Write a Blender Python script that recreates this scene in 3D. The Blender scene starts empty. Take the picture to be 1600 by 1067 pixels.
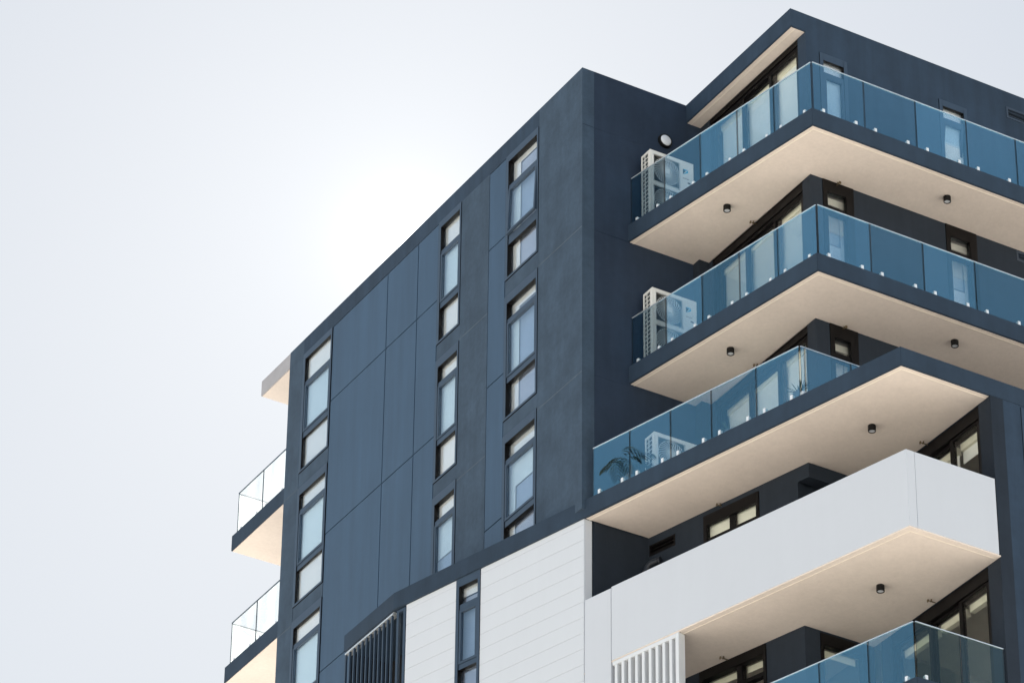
import bpy, bmesh, math, random
from mathutils import Vector, Matrix, Euler

random.seed(7)
S = bpy.context.scene
COL = S.collection
H = 46.6                      # roof of the dark block above the ground
R = math.radians

# ------------------------------------------------------------------ materials
def nodes_of(name):
    m = bpy.data.materials.new(name)
    m.use_nodes = True
    nt = m.node_tree
    b = nt.nodes['Principled BSDF']
    return m, nt, b

def N(nt, typ, **kw):
    n = nt.nodes.new(typ)
    for k, v in kw.items():
        setattr(n, k, v)
    return n

def coords(nt, scale=(1, 1, 1)):
    g = N(nt, 'ShaderNodeNewGeometry')
    mp = N(nt, 'ShaderNodeMapping')
    mp.inputs['Scale'].default_value = scale
    nt.links.new(g.outputs['Position'], mp.inputs['Vector'])
    return mp.outputs['Vector']

def noise(nt, vec, scale, detail=4, rough=.55):
    n = N(nt, 'ShaderNodeTexNoise')
    n.inputs['Scale'].default_value = scale
    n.inputs['Detail'].default_value = detail
    n.inputs['Roughness'].default_value = rough
    nt.links.new(vec, n.inputs['Vector'])
    return n.outputs['Fac']

def ramp(nt, fac, stops):
    r = N(nt, 'ShaderNodeValToRGB')
    e = r.color_ramp.elements
    e[0].position, e[0].color = stops[0][0], (*stops[0][1], 1)
    e[1].position, e[1].color = stops[-1][0], (*stops[-1][1], 1)
    for p, c in stops[1:-1]:
        x = e.new(p)
        x.color = (*c, 1)
    nt.links.new(fac, r.inputs['Fac'])
    return r.outputs['Color']

def mixc(nt, a, b, fac, mode='MIX'):
    m = N(nt, 'ShaderNodeMix', data_type='RGBA', blend_type=mode)
    if isinstance(fac, (int, float)):
        m.inputs['Factor'].default_value = fac
    else:
        nt.links.new(fac, m.inputs['Factor'])
    for i, v in ((6, a), (7, b)):
        if isinstance(v, tuple):
            m.inputs[i].default_value = (*v, 1)
        else:
            nt.links.new(v, m.inputs[i])
    return m.outputs[2]

def bump(nt, b, h, strength, dist=.01):
    bp = N(nt, 'ShaderNodeBump')
    bp.inputs['Strength'].default_value = strength
    bp.inputs['Distance'].default_value = dist
    nt.links.new(h, bp.inputs['Height'])
    nt.links.new(bp.outputs['Normal'], b.inputs['Normal'])

def mul(c, k):
    return tuple(x * k for x in c)

def mat_wall(name, base, var=.25, streak=.2, rough=.8, big=.5, fine=90, bstr=.25, spec=.3, gsc=6, gamp=None):
    """painted render: broad mottling, vertical rain streaks, fine trowel grain"""
    m, nt, b = nodes_of(name)
    v = coords(nt)
    n1 = noise(nt, v, big, 5, .6)
    c1 = ramp(nt, n1, [(.3, mul(base, 1 - var)), (.7, mul(base, 1 + var))])
    n2 = noise(nt, coords(nt, (2.2, 2.2, .16)), 1.6, 5, .65)
    c2 = ramp(nt, n2, [(.32, (1 - streak,) * 3), (.68, (1 + streak,) * 3)])
    c = mixc(nt, c1, c2, 1.0, 'MULTIPLY')
    n3 = noise(nt, v, gsc, 4, .7)
    ga = var * .4 if gamp is None else gamp
    c3 = ramp(nt, n3, [(.3, (1 - ga,) * 3), (.7, (1 + ga,) * 3)])
    c = mixc(nt, c, c3, 1.0, 'MULTIPLY')
    nt.links.new(c, b.inputs['Base Color'])
    b.inputs['Roughness'].default_value = rough
    b.inputs['Specular IOR Level'].default_value = spec
    n4 = noise(nt, v, fine, 3, .7)
    bump(nt, b, n4, bstr, .006)
    return m

def mat_plain(name, base, rough=.5, metal=0, spec=.5, var=.06, sc=4):
    m, nt, b = nodes_of(name)
    v = coords(nt)
    n1 = noise(nt, v, sc, 4, .6)
    c = ramp(nt, n1, [(.3, mul(base, 1 - var)), (.7, mul(base, 1 + var))])
    nt.links.new(c, b.inputs['Base Color'])
    b.inputs['Roughness'].default_value = rough
    b.inputs['Metallic'].default_value = metal
    b.inputs['Specular IOR Level'].default_value = spec
    return m

def mat_glass(name, tint, f0, wav=0.0, refl=(.97, .98, 1)):
    """thin pane: tinted see-through with a Schlick mirror on each face"""
    m = bpy.data.materials.new(name)
    m.use_nodes = True
    nt = m.node_tree
    nt.nodes.clear()
    out = N(nt, 'ShaderNodeOutputMaterial')
    mix = N(nt, 'ShaderNodeMixShader')
    tr = N(nt, 'ShaderNodeBsdfTransparent')
    tr.inputs['Color'].default_value = (*tint, 1)
    gl = N(nt, 'ShaderNodeBsdfGlossy')
    gl.inputs['Roughness'].default_value = 0.0
    gl.inputs['Color'].default_value = (*refl, 1)
    lw = N(nt, 'ShaderNodeLayerWeight')
    pw = N(nt, 'ShaderNodeMath', operation='POWER')
    pw.inputs[1].default_value = 5
    lw.inputs['Blend'].default_value = .5
    nt.links.new(lw.outputs['Facing'], pw.inputs[0])
    ma = N(nt, 'ShaderNodeMath', operation='MULTIPLY_ADD')
    ma.inputs[1].default_value = 1 - f0
    ma.inputs[2].default_value = f0
    nt.links.new(pw.outputs[0], ma.inputs[0])
    oi = N(nt, 'ShaderNodeObjectInfo')
    vr = N(nt, 'ShaderNodeMapRange')
    vr.inputs['To Min'].default_value = f0 * .62
    vr.inputs['To Max'].default_value = f0 * 1.30
    nt.links.new(oi.outputs['Random'], vr.inputs['Value'])
    nt.links.new(vr.outputs[0], ma.inputs[2])
    nt.links.new(ma.outputs[0], mix.inputs['Fac'])
    nt.links.new(tr.outputs[0], mix.inputs[1])
    nt.links.new(gl.outputs[0], mix.inputs[2])
    nt.links.new(mix.outputs[0], out.inputs['Surface'])
    if wav:
        v = coords(nt, (1, 1, 1))
        n = noise(nt, v, .9, 2, .5)
        bp = N(nt, 'ShaderNodeBump')
        bp.inputs['Strength'].default_value = wav
        bp.inputs['Distance'].default_value = .01
        nt.links.new(n, bp.inputs['Height'])
        nt.links.new(bp.outputs['Normal'], gl.inputs['Normal'])
    return m

NAVY = (.027, .047, .078)
M = {}
M['render'] = mat_wall('navy_render', NAVY, .16, .16, .78, .55, 85, .35)
M['pier'] = mat_wall('weathered_navy_render', (.046, .073, .110), .17, .09, .8, 1.7, 60, .6, .3, 9, .10)
M['panel'] = mat_wall('navy_panel', (.037, .073, .126), .07, .12, .46, .35, 200, .03, .5)
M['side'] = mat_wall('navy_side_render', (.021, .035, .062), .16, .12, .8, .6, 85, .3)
M['slab'] = mat_wall('navy_slab_edge', (.025, .043, .070), .12, .10, .7, 1.0, 90, .25)
M['recess'] = mat_wall('shaded_navy_render', (.017, .025, .038), .14, .10, .8, .6, 85, .3)  # navy darkened to hold the shade under soffits and in recesses
M['soffit'] = mat_wall('beige_soffit', (.755, .665, .60), .055, .0, .92, .9, 26, .7, .15, 13, .042)
M['soffit_trim'] = mat_plain('cream_trim', (.86, .78, .68), .6)
M['white'] = mat_wall('white_cladding', (.615, .642, .690), .012, .008, .6, .6, 120, .03, .35)
M['parapet'] = mat_wall('white_panel', (.590, .614, .664), .012, .008, .5, .5, 150, .03, .4)
M['frame'] = mat_plain('charcoal_aluminium', (.036, .058, .092), .42, .0, .5)
M['frame_dark'] = mat_plain('dark_bronze_aluminium', (.0045, .0038, .0042), .5, 0, .2)
M['backing'] = mat_plain('shadow_gap', (.012, .013, .016), .9)
M['glass_win'] = mat_glass('window_glass', (.97, .98, .99), .16, .014, (.86, .94, 1))
M['glass_sash'] = mat_glass('sash_glass', (.89, .945, .98), .17, .014, (.88, .95, 1))
M['glass_door'] = mat_glass('door_glass', (.975, .985, .975), .025, .006)
M['glass_bal'] = mat_glass('blue_balustrade_glass', (.95, .98, .995), .205, .010, (.46, .84, 1))
M['glass_clear'] = mat_glass('greenish_clear_glass', (.84, .90, .88), .07, .012, (.8, .95, .95))
M['glass_far'] = mat_glass('clear_dusty_glass', (.97, .985, .98), .05)
_nt = M['glass_far'].node_tree
_out = [n for n in _nt.nodes if n.type == 'OUTPUT_MATERIAL'][0]
_src = _out.inputs['Surface'].links[0].from_socket
_tl = N(_nt, 'ShaderNodeBsdfTranslucent'); _tl.inputs['Color'].default_value = (.95, .97, .96, 1)
_mx = N(_nt, 'ShaderNodeMixShader')
_nz = noise(_nt, coords(_nt, (1, 1, .35)), 2.2, 4, .6)
_rm = ramp(_nt, _nz, [(.35, (.05,) * 3), (.7, (.16,) * 3)])
_nt.links.new(_rm, _mx.inputs['Fac'])
_nt.links.new(_src, _mx.inputs[1]); _nt.links.new(_tl.outputs[0], _mx.inputs[2])
_nt.links.new(_mx.outputs[0], _out.inputs['Surface'])
M['edge'] = mat_plain('glass_edge', (.010, .022, .034), .3)
M['blind'] = mat_plain('roller_blind', (.88, .88, .85), .9, var=.02)
M['sheer'] = mat_plain('sky_toned_sheer_curtain', (.40, .44, .54), .9, var=.05, sc=2)  # sheer curtain with the pane's sky reflection mixed into its colour
M['blind_grey'] = mat_plain('grey_blind', (.55, .56, .54), .9, var=.02)
M['blind_cream'] = mat_plain('cream_blind', (.86, .84, .74), .9, var=.02)
M['cassette'] = mat_plain('cream_cassette', (.80, .77, .64), .7)
M['interior'] = mat_plain('interior_paint', (.55, .53, .48), .9)
M['steel'] = mat_plain('brushed_steel', (.86, .88, .90), .45, .3)
M['rail'] = mat_plain('satin_rail', (.70, .74, .78), .25, .6)
M['ac'] = mat_plain('ivory_enamel', (.83, .82, .78), .45, var=.02)
M['ac_dark'] = mat_plain('coil_fins', (.10, .115, .12), .7)
M['ac_grille'] = mat_plain('grey_wire', (.66, .67, .66), .5)
M['fan'] = mat_plain('fan_shadow', (.055, .060, .060), .6)
M['cyan'] = mat_plain('cyan_print', (.02, .42, .66), .5)
M['teal'] = mat_plain('dark_teal_print', (.01, .10, .16), .5)
M['ink'] = mat_plain('grey_print', (.12, .14, .16), .5)
M['black'] = mat_plain('black_powdercoat', (.004, .004, .0045), .6, 0, .25)
M['lens'] = mat_plain('frosted_lens', (.70, .72, .76), .4)
M['brass'] = mat_plain('aged_brass', (.20, .16, .10), .35, .8)
M['leaf'] = mat_plain('palm_leaf', (.014, .028, .022), .55, var=.3, sc=9)
M['yucca'] = mat_plain('yucca_leaf', (.045, .075, .045), .55, var=.3, sc=9)
M['trunk'] = mat_plain('palm_trunk', (.10, .075, .05), .9, var=.3, sc=14)
M['pot'] = mat_plain('grey_planter', (.16, .18, .20), .7)
M['soil'] = mat_plain('potting_soil', (.04, .03, .022), .95)
M['stain'] = mat_plain('lime_stain', (.55, .60, .66), .9)
M['roof'] = mat_plain('roof_membrane', (.22, .22, .22), .9)
M['batten'] = mat_plain('white_powdercoat', (.70, .72, .75), .5, var=.02)
M['joint'] = mat_plain('patched_render_joint', (.075, .10, .13), .85, var=.2, sc=6)
M['eave_white'] = mat_plain('pale_fascia', (.36, .35, .37), .7)
M['vent'] = mat_plain('vent_grille', (.034, .050, .076), .5)
M['pipe'] = mat_plain('navy_pipe', (.014, .018, .026), .5)

# ------------------------------------------------------------------ mesh builder
class Fr:
    """vertical frame: origin o, direction s along the wall, d outward, z up"""
    def __init__(self, o, ang=None, flip=False):
        self.o = Vector((o[0], o[1], 0))
        self.u = Vector((math.cos(R(ang)), math.sin(R(ang)), 0))
        self.n = Vector((-self.u.y, self.u.x, 0))
        if flip:
            self.n = -self.n
    def p(self, s, z, d=0):
        q = self.o + self.u * s + self.n * d
        return Vector((q.x, q.y, z + H))

class MB:
    def __init__(self):
        self.v, self.f, self.m = [], [], []
    def add(self, verts, faces, mi=0):
        k = len(self.v)
        self.v += [Vector(x) for x in verts]
        self.f += [tuple(i + k for i in f) for f in faces]
        self.m += [mi] * len(faces)
        return self
    def hexa(self, c, mi=0):
        return self.add(c, [(0, 1, 2, 3), (7, 6, 5, 4), (0, 4, 5, 1), (1, 5, 6, 2), (2, 6, 7, 3), (3, 7, 4, 0)], mi)
    def box(self, fr, s0, s1, z0, z1, d0, d1, mi=0):
        c = [fr.p(s, z, d) for d in (d0, d1) for s, z in ((s0, z0), (s1, z0), (s1, z1), (s0, z1))]
        return self.hexa(c, mi)
    def cbox(self, x0, x1, y0, y1, z0, z1, mi=0):
        return self.hexa([(x, y, z) for z in (z0, z1) for x, y in ((x0, y0), (x1, y0), (x1, y1), (x0, y1))], mi)
    def prism(self, poly, z0, z1, mi=0, mtop=None):
        n = len(poly)
        vs = [(x, y, z0 + H) for x, y in poly] + [(x, y, z1 + H) for x, y in poly]
        self.add(vs, [tuple(range(n - 1, -1, -1))], mi)
        k = len(self.v) - 2 * n
        self.f.append(tuple(k + n + i for i in range(n))); self.m.append(mi if mtop is None else mtop)
        for i in range(n):
            j = (i + 1) % n
            self.f.append((k + i, k + j, k + n + j, k + n + i)); self.m.append(mi)
        return self
    def tube(self, pts, r, seg=10, mi=0, caps=True):
        pts = [Vector(p) for p in pts]
        rs = r if isinstance(r, (list, tuple)) else [r] * len(pts)
        k = len(self.v)
        prev = None
        for i, p in enumerate(pts):
            t = (pts[min(i + 1, len(pts) - 1)] - pts[max(i - 1, 0)]).normalized()
            a = Vector((0, 0, 1)) if abs(t.z) < .9 else Vector((1, 0, 0))
            if prev is not None:
                a = prev
            x = (a - t * a.dot(t)).normalized()
            prev = x
            y = t.cross(x)
            for j in range(seg):
                w = 2 * math.pi * j / seg
                self.v.append(p + (x * math.cos(w) + y * math.sin(w)) * rs[i])
        for i in range(len(pts) - 1):
            for j in range(seg):
                j2 = (j + 1) % seg
                self.f.append((k + i * seg + j, k + i * seg + j2, k + (i + 1) * seg + j2, k + (i + 1) * seg + j)); self.m.append(mi)
        if caps:
            self.f.append(tuple(k + j for j in range(seg - 1, -1, -1))); self.m.append(mi)
            q = k + (len(pts) - 1) * seg
            self.f.append(tuple(q + j for j in range(seg))); self.m.append(mi)
        return self
    def lathe(self, c, axis, prof, seg=24, mi=0):
        """prof: (radius, height) pairs along axis from point c"""
        a = Vector(axis).normalized()
        x = a.orthogonal().normalized(); y = a.cross(x)
        c = Vector(c); k = len(self.v)
        for r, h in prof:
            for j in range(seg):
                w = 2 * math.pi * j / seg
                self.v.append(c + a * h + (x * math.cos(w) + y * math.sin(w)) * max(r, 1e-4))
        for i in range(len(prof) - 1):
            for j in range(seg):
                j2 = (j + 1) % seg
                self.f.append((k + i * seg + j, k + i * seg + j2, k + (i + 1) * seg + j2, k + (i + 1) * seg + j)); self.m.append(mi)
        return self
    def build(self, name, mats, parent=None, bevel=0, smooth=False, merge=True):
        if not isinstance(mats, (list, tuple)):
            mats = [mats]
        org = parent['_org'] if parent is not None and '_org' in parent else (0, 0, 0)
        me = bpy.data.meshes.new(name)
        bm = bmesh.new()
        vs = [bm.verts.new(v - Vector(org)) for v in self.v]
        for f, mi in zip(self.f, self.m):
            try:
                q = bm.faces.new([vs[i] for i in f])
                q.material_index = mi
                q.smooth = smooth
            except ValueError:
                pass
        if merge:
            bmesh.ops.remove_doubles(bm, verts=bm.verts, dist=1e-5)
        bmesh.ops.recalc_face_normals(bm, faces=bm.faces)
        if bevel:
            es = [e for e in bm.edges if len(e.link_faces) == 2 and e.calc_face_angle(0) > .6]
            bmesh.ops.bevel(bm, geom=es, offset=bevel, segments=2, affect='EDGES', clamp_overlap=True)
        bm.to_mesh(me)
        bm.free()
        o = bpy.data.objects.new(name, me)
        for m in mats:
            me.materials.append(M[m])
        COL.objects.link(o)
        if parent is not None:
            o.parent = parent
            # parts keep the same world origin as their thing so their meshes line up
            o['_org'] = list(org)
        return o

ORGS = []
def thing(name, label, cat, loc=(0, 0, 0), group=None, local=False):
    o = bpy.data.objects.new(name, None)
    o.empty_display_size = .3
    COL.objects.link(o)
    o.location = loc
    o['label'] = label; o['category'] = cat
    if group:
        o['group'] = group
    o['_org'] = [0, 0, 0] if local else list(loc)
    ORGS.append(o)
    return o

def part_empty(name, parent):
    o = bpy.data.objects.new(name, None)
    COL.objects.link(o)
    o.parent = parent
    o['_org'] = list(parent['_org'])
    return o

def copy_tree(o, parent=None):
    c = o.copy()
    COL.objects.link(c)
    c.parent = parent
    for ch in [x for x in bpy.data.objects if x.parent == o]:
        copy_tree(ch, c)
    return c

def grid_wall(mb, fr, s0, s1, z0, z1, holes, t, mi=0, d=0):
    """closed wall plate with rectangular openings; front at d, back at d-t"""
    ss = sorted({s0, s1, *[x for h in holes for x in h[:2] if s0 < x < s1]})
    zz = sorted({z0, z1, *[x for h in holes for x in h[2:] if z0 < x < z1]})
    def solid(i, j):
        if not (0 <= i < len(ss) - 1 and 0 <= j < len(zz) - 1):
            return False
        a, b = (ss[i] + ss[i + 1]) / 2, (zz[j] + zz[j + 1]) / 2
        return not any(h[0] < a < h[1] and h[2] < b < h[3] for h in holes)
    for i in range(len(ss) - 1):
        for j in range(len(zz) - 1):
            if not solid(i, j):
                continue
            a, b, c, e = ss[i], ss[i + 1], zz[j], zz[j + 1]
            q = lambda dd: [fr.p(a, c, dd), fr.p(b, c, dd), fr.p(b, e, dd), fr.p(a, e, dd)]
            mb.add(q(d), [(0, 1, 2, 3)], mi)
            mb.add(q(d - t), [(3, 2, 1, 0)], mi)
            for (di, dj, p0, p1) in ((-1, 0, (a, c), (a, e)), (1, 0, (b, c), (b, e)), (0, -1, (a, c), (b, c)), (0, 1, (a, e), (b, e))):
                if not solid(i + di, j + dj):
                    mb.add([fr.p(*p0, d), fr.p(*p1, d), fr.p(*p1, d - t), fr.p(*p0, d - t)], [(0, 1, 2, 3)], mi)
    return mb

def ring(mb, fr, s0, s1, z0, z1, wl, wr, wb, wt, d0, d1, mi=0):
    """rectangular frame: full-height stiles, rails butted between them"""
    mb.box(fr, s0, s0 + wl, z0, z1, d0, d1, mi)
    mb.box(fr, s1 - wr, s1, z0, z1, d0, d1, mi)
    if wb:
        mb.box(fr, s0 + wl, s1 - wr, z0, z0 + wb, d0, d1, mi)
    if wt:
        mb.box(fr, s0 + wl, s1 - wr, z1 - wt, z1, d0, d1, mi)
    return mb

# ------------------------------------------------------------------ frames of reference
FA = Fr((0, 0), 90)                     # dark facade, s runs away to the left
FS = Fr((0, 0), 0, True)                # plain side wall, s runs away to the right
FU = Fr((2.24, -3.43), 0, True)         # upper right wall
FB = Fr((2.55, 0), 90)                  # wall behind the upper balconies (s negative)
WA, VA = 99.75, 104.75
FV = Fr((.04, .201), VA)                # splayed white cladding
FP = Fr((1.83, -6.76), VA)              # splayed white balcony front, s from its corner
FL = Fr((3.6, -6.72), 90)               # lower window wall behind the white balcony
FLR = Fr((3.6, -6.72), 0, True)         # lower right wall
XE = 14.0

bld = thing('apartment_building', 'dark navy and white apartment block with stacked balconies on its corner', 'building', (6, 3, 0))

def bpart(mb, name, mats, bevel=0, parent=None, **k):
    return mb.build(name, mats, parent or bld, bevel, **k)

# ------------------------------------------------------------------ windows
def window(fr, s0, s1, z0, z1, hl=.05, hr=.05, hb=.05, ht=.13, tr=None, sash=None, open_deg=0,
           blinds=(), depth=.13, frame='frame', glass='glass_win', proud=.012, name='window', label=None, muls=()):
    """s0..s1 outer frame; tr list of (z_low, z_high) transoms; sash index of the awning light"""
    w = part_empty(name, bld)
    if label:
        w['label'] = label
    mb = MB()
    ring(mb, fr, s0, s1, z0, z1, hl, hr, hb, ht, -depth - .022, proud)
    a, b = s0 + hl, s1 - hr
    lights = []
    top = z1 - ht
    for zl, zh in (tr or []):
        mb.box(fr, a, b, zl, zh, -depth - .022, -.005)
        lights.append((zh, top)); top = zl
    lights.append((z0 + hb, top))
    for (m0, m1) in muls:
        for (l0, l1) in lights:
            mb.box(fr, m0, m1, l0 + .0005, l1 - .0005, -depth - .021, -.02)
    for fi, f in enumerate(mb.f):
        vs = [mb.v[q] for q in f]
        if abs((vs[1] - vs[0]).cross(vs[2] - vs[0]).normalized().dot(fr.n)) < .5:
            mb.m[fi] = 1
    bpart(mb, 'frame', [frame, 'frame_dark'], .003, w)
    for i, (l0, l1) in enumerate(lights):
        if i == sash:
            o = MB()
            ring(o, fr, a + .004, b - .004, l0 + .004, l1 - .004, .05, .05, .05, .05, -.05, .006)
            g = MB(); g.box(fr, a + .054, b - .054, l0 + .054, l1 - .054, -.03, -.022)
            so = bpart(o, 'sash', frame, .003, w)
            go = bpart(g, 'pane', 'glass_sash' if glass == 'glass_win' else glass, 0, w)
            if open_deg:
                piv = fr.p((a + b) / 2, l1 - .004, 0) - Vector(bld['_org'])
                rot = Matrix.Translation(piv) @ Matrix.Rotation(R(open_deg), 4, fr.u) @ Matrix.Translation(-piv)
                for ob in (so, go):
                    ob.data.transform(rot)
        else:
            cuts = [a] + [x for m in muls for x in m] + [b]
            for c in range(0, len(cuts), 2):
                g = MB(); g.box(fr, cuts[c] + .001, cuts[c + 1] - .001, l0 + .001, l1 - .001, -depth - .006, -depth + .002)
                bpart(g, 'pane', glass, 0, w)
    for (b0, b1, zz0, zz1, dd, mt) in blinds:
        g = MB(); g.box(fr, b0, b1, zz0, zz1, -dd - .006, -dd)
        bpart(g, 'blind', mt, 0, w)
    return w

# ---- dark facade windows: three columns, repeated every storey
TOPS = [(-.385, -3.16, .145, -1.15, -1.07, -2.39, -2.26), (-3.52, -6.18, .18, -4.12, -4.04, -5.41, -5.30),
        (-6.50, -9.17, .18, -7.11, -7.03, -8.41, -8.29)]
COLS = [(1.525, 2.69), (4.35, 5.205), (9.43, 10.635)]
holes = []
for ci, (c0, c1) in enumerate(COLS):
    for k, (zt, zb, ht, t0, t1, u0, u1) in enumerate(TOPS):
        holes.append((c0 - .008, c1 + .008, zb - .008, zt + .008))
        a, b = c0 + .05, c1 - .09
        if ci == 0 and k == 0:
            u0, u1 = -2.40, -2.20
        dp = (.085, .07, .045)[ci]
        L0, L1, T1 = c0 + .012, c1 - .012, zt - .012
        mid = (u1 + t0) / 2
        if ci == 2:
            bl = [(L0, L1, zb + .02, T1, dp + .03, 'blind')]
        elif ci == 1:
            low = [zb + .02, zb + .02, mid - .1][k]
            bl = [(L0, L1, low, T1, dp + .03, 'blind')]
            if k == 2: bl.append((L0, L1, zb + .02, low - .005, dp + .06, 'sheer'))
        elif k < 2:
            hb_ = zt - ht - (.10 if k == 0 else .14)
            bl = [(L0, L1, hb_, T1, dp + .03, 'blind'), (L0, L1 - .30, zb + .02, hb_ - .004, dp + .06, 'sheer'),
                  (L1 - .32, L1, zb + .02, hb_ - .004, dp + .03, 'blind')]
        else:
            bl = [(L0, L1, mid + .10, T1, dp + .03, 'blind'), (L0, L1 - .24, zb + .02, mid + .096, dp + .06, 'sheer'),
                  (L1 - .25, L1, zb + .02, mid + .096, dp + .03, 'blind')]
        window(FA, c0, c1, zb, zt, .05, .09, .05, ht, [(t0, t1), (u0, u1)], 1,
               2.6 if (ci == 0 and k == 0) else 0, bl,
               depth=dp, label='facade window with its middle sash tilted open' if (ci == 0 and k == 0) else None)

ZONES = [(2.69, 3.31, [-2.13, -5.13, -8.14]), (5.21, 9.425, [-2.13, -5.14, -8.14])]
zoneholes = [(ZONES[0][0] + .012, ZONES[0][1], -9.31, -.39), (ZONES[1][0], ZONES[1][1] - .012, -9.31, -.39)]
# smooth band under the roof edge and the spandrels, then the weathered piers
mb = MB()
grid_wall(mb, FA, 1.5175, 10.6425, -.385, 0, [], .25)
bpart(mb, 'roof_band', 'render')
for (a, b) in COLS:
    for k in range(3):
        z1 = TOPS[k][1] - .008
        z0 = TOPS[k + 1][0] + .008 if k < 2 else -9.31
        mb = MB()
        mb.box(FA, a, b, z0, z1, -.25, -.004)
        bpart(mb, 'spandrel', 'pier')
for (a, b, zb) in ((0, 1.517, -9.31), (3.31, 4.342, -9.31), (10.643, 11.24, -46.5)):
    mb = MB()
    mb.box(FA, a, b, zb, -.3855 if a == 3.31 else 0, -.25, 0)
    for zj in (-3.5, -6.55):
        mb.box(FA, a + .001, b - .001, zj - .011, zj + .009, 0, .002, 1)
    bpart(mb, 'rendered_pier', ['pier', 'joint'], .004)
mb = MB()
bk = MB()
def panels(s0, s1, cuts, levels, zbot):
    xs = [s0, *cuts, s1]
    zs = [-.392, *levels, zbot]
    for i in range(len(xs) - 1):
        for j in range(len(zs) - 1):
            mb.box(FA, xs[i] + .011, xs[i + 1] - .011, zs[j + 1] + .011, zs[j] - .011, -.03, -.002)
    bk.box(FA, s0 - .004, s1 + .004, zbot, -.386, -.25, -.032)
panels(2.70, 3.31, [], ZONES[0][2], -9.31)
bpart(mb, 'wall_cladding', 'panel', .003)
mb = MB()
panels(5.215, 9.42, [6.0, 7.2], ZONES[1][2], -9.31)
mb2 = mb
bpart(mb, 'wall_cladding', 'panel', .003)
bpart(bk, 'cladding_backing', 'backing')
# lower dark wall left of the louvre box, out to the ground
mb = MB()
mb.box(FA, 6.3, 10.643, -46.5, -9.312, -.25, -.003)
bpart(mb, 'lower_facade', 'panel')
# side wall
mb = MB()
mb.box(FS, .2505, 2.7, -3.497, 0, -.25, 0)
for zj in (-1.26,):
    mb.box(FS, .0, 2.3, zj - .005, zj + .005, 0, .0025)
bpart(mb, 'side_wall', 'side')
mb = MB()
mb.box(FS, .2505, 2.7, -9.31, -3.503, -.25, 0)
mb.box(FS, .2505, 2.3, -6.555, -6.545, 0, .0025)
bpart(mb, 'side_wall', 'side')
# closing walls and roof, so the sun stays outside
mb = MB()
mb.cbox(.26, XE, 10.98, 11.235, 0, H - .39)
mb.cbox(XE - .3, XE + .2, -3.42, 10.97, 0, H - .41)
mb.cbox(XE - .3, XE - .01, -6.47, -3.421, 0, H - 9.5)
bpart(mb, 'rear_wall', 'render')
mb = MB()
mb.cbox(.255, XE - .01, .255, 11.236, H - .32, H - .05)
mb.cbox(2.50, XE - .01, -3.17, .24, H - .32, H - .05)
bpart(mb, 'roof', 'roof')
mb = MB()
for k in range(5):
    z = H - 3.17 - 3.0 * k
    mb.cbox(.30, XE - .4, .30, 10.9, z - .22, z)
    mb.cbox(3.0, XE - .4, -3.1, .29, z - .22, z)
mb.cbox(4.2, 4.3, .3, 10.9, H - 16, H - .35)
mb.cbox(.3, 4.2, 3.3, 3.4, H - 16, H - .35)
mb.cbox(.3, 4.2, 7.4, 7.5, H - 16, H - .35)
mb.cbox(5.6, 5.7, -3.1, .25, H - 9.3, H - .35)
bpart(mb, 'interior_wall', 'interior')

# ------------------------------------------------------------------ upper right block
uh = [(-.01, .31, -9.4, -.378)]
UW = [(.596, 1.19, -2.95, -.742), (3.20, 3.818, -2.95, -.766), (.561, 1.21, -5.95, -3.497), (3.19, 3.861, -5.95, -3.497),
      (.60, 1.18, -8.95, -6.495), (3.19, 3.861, -8.95, -6.495)]
VENTS = [(4.73, 5.9, -.60, -.345), (4.74, 5.9, -3.74, -3.52)]
for a, b, z0, z1 in UW:
    uh.append((a - .006, b + .006, z0 - .006, z1 + .006))
uh += [(a, b, z0, z1) for a, b, z0, z1 in VENTS]
mb = MB()
grid_wall(mb, FU, 0, XE - 2.24, -3.32, 0, uh, .25)
mb.cbox(2.24, 2.49, -3.1795, -.0005, H - .378, H)
bpart(mb, 'upper_wall', 'render', 0)
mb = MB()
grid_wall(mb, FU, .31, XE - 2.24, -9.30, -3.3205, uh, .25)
bpart(mb, 'upper_wall', 'recess', 0)  # storeys under the balconies: same wall, shade worked into a darker colour
# eave lip and soffit
mb = MB()
mb.prism([(2.27, -3.40), (2.549, -3.40), (2.549, -.002), (2.27, -.002)], -.40, -.379, 0)
bpart(mb, 'eave_soffit', 'soffit')
mb = MB()
mb.prism([(2.245, -3.425), (2.545, -3.425), (2.545, -3.405), (2.265, -3.405), (2.265, -.001), (2.245, -.001)], -.395, -.3785, 0)
mb.prism([(2.34, -3.39), (2.352, -3.39), (2.352, -.003), (2.34, -.003)], -.405, -.4005, 1)
bpart(mb, 'eave_trim', ['slab', 'soffit_trim'])

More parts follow.
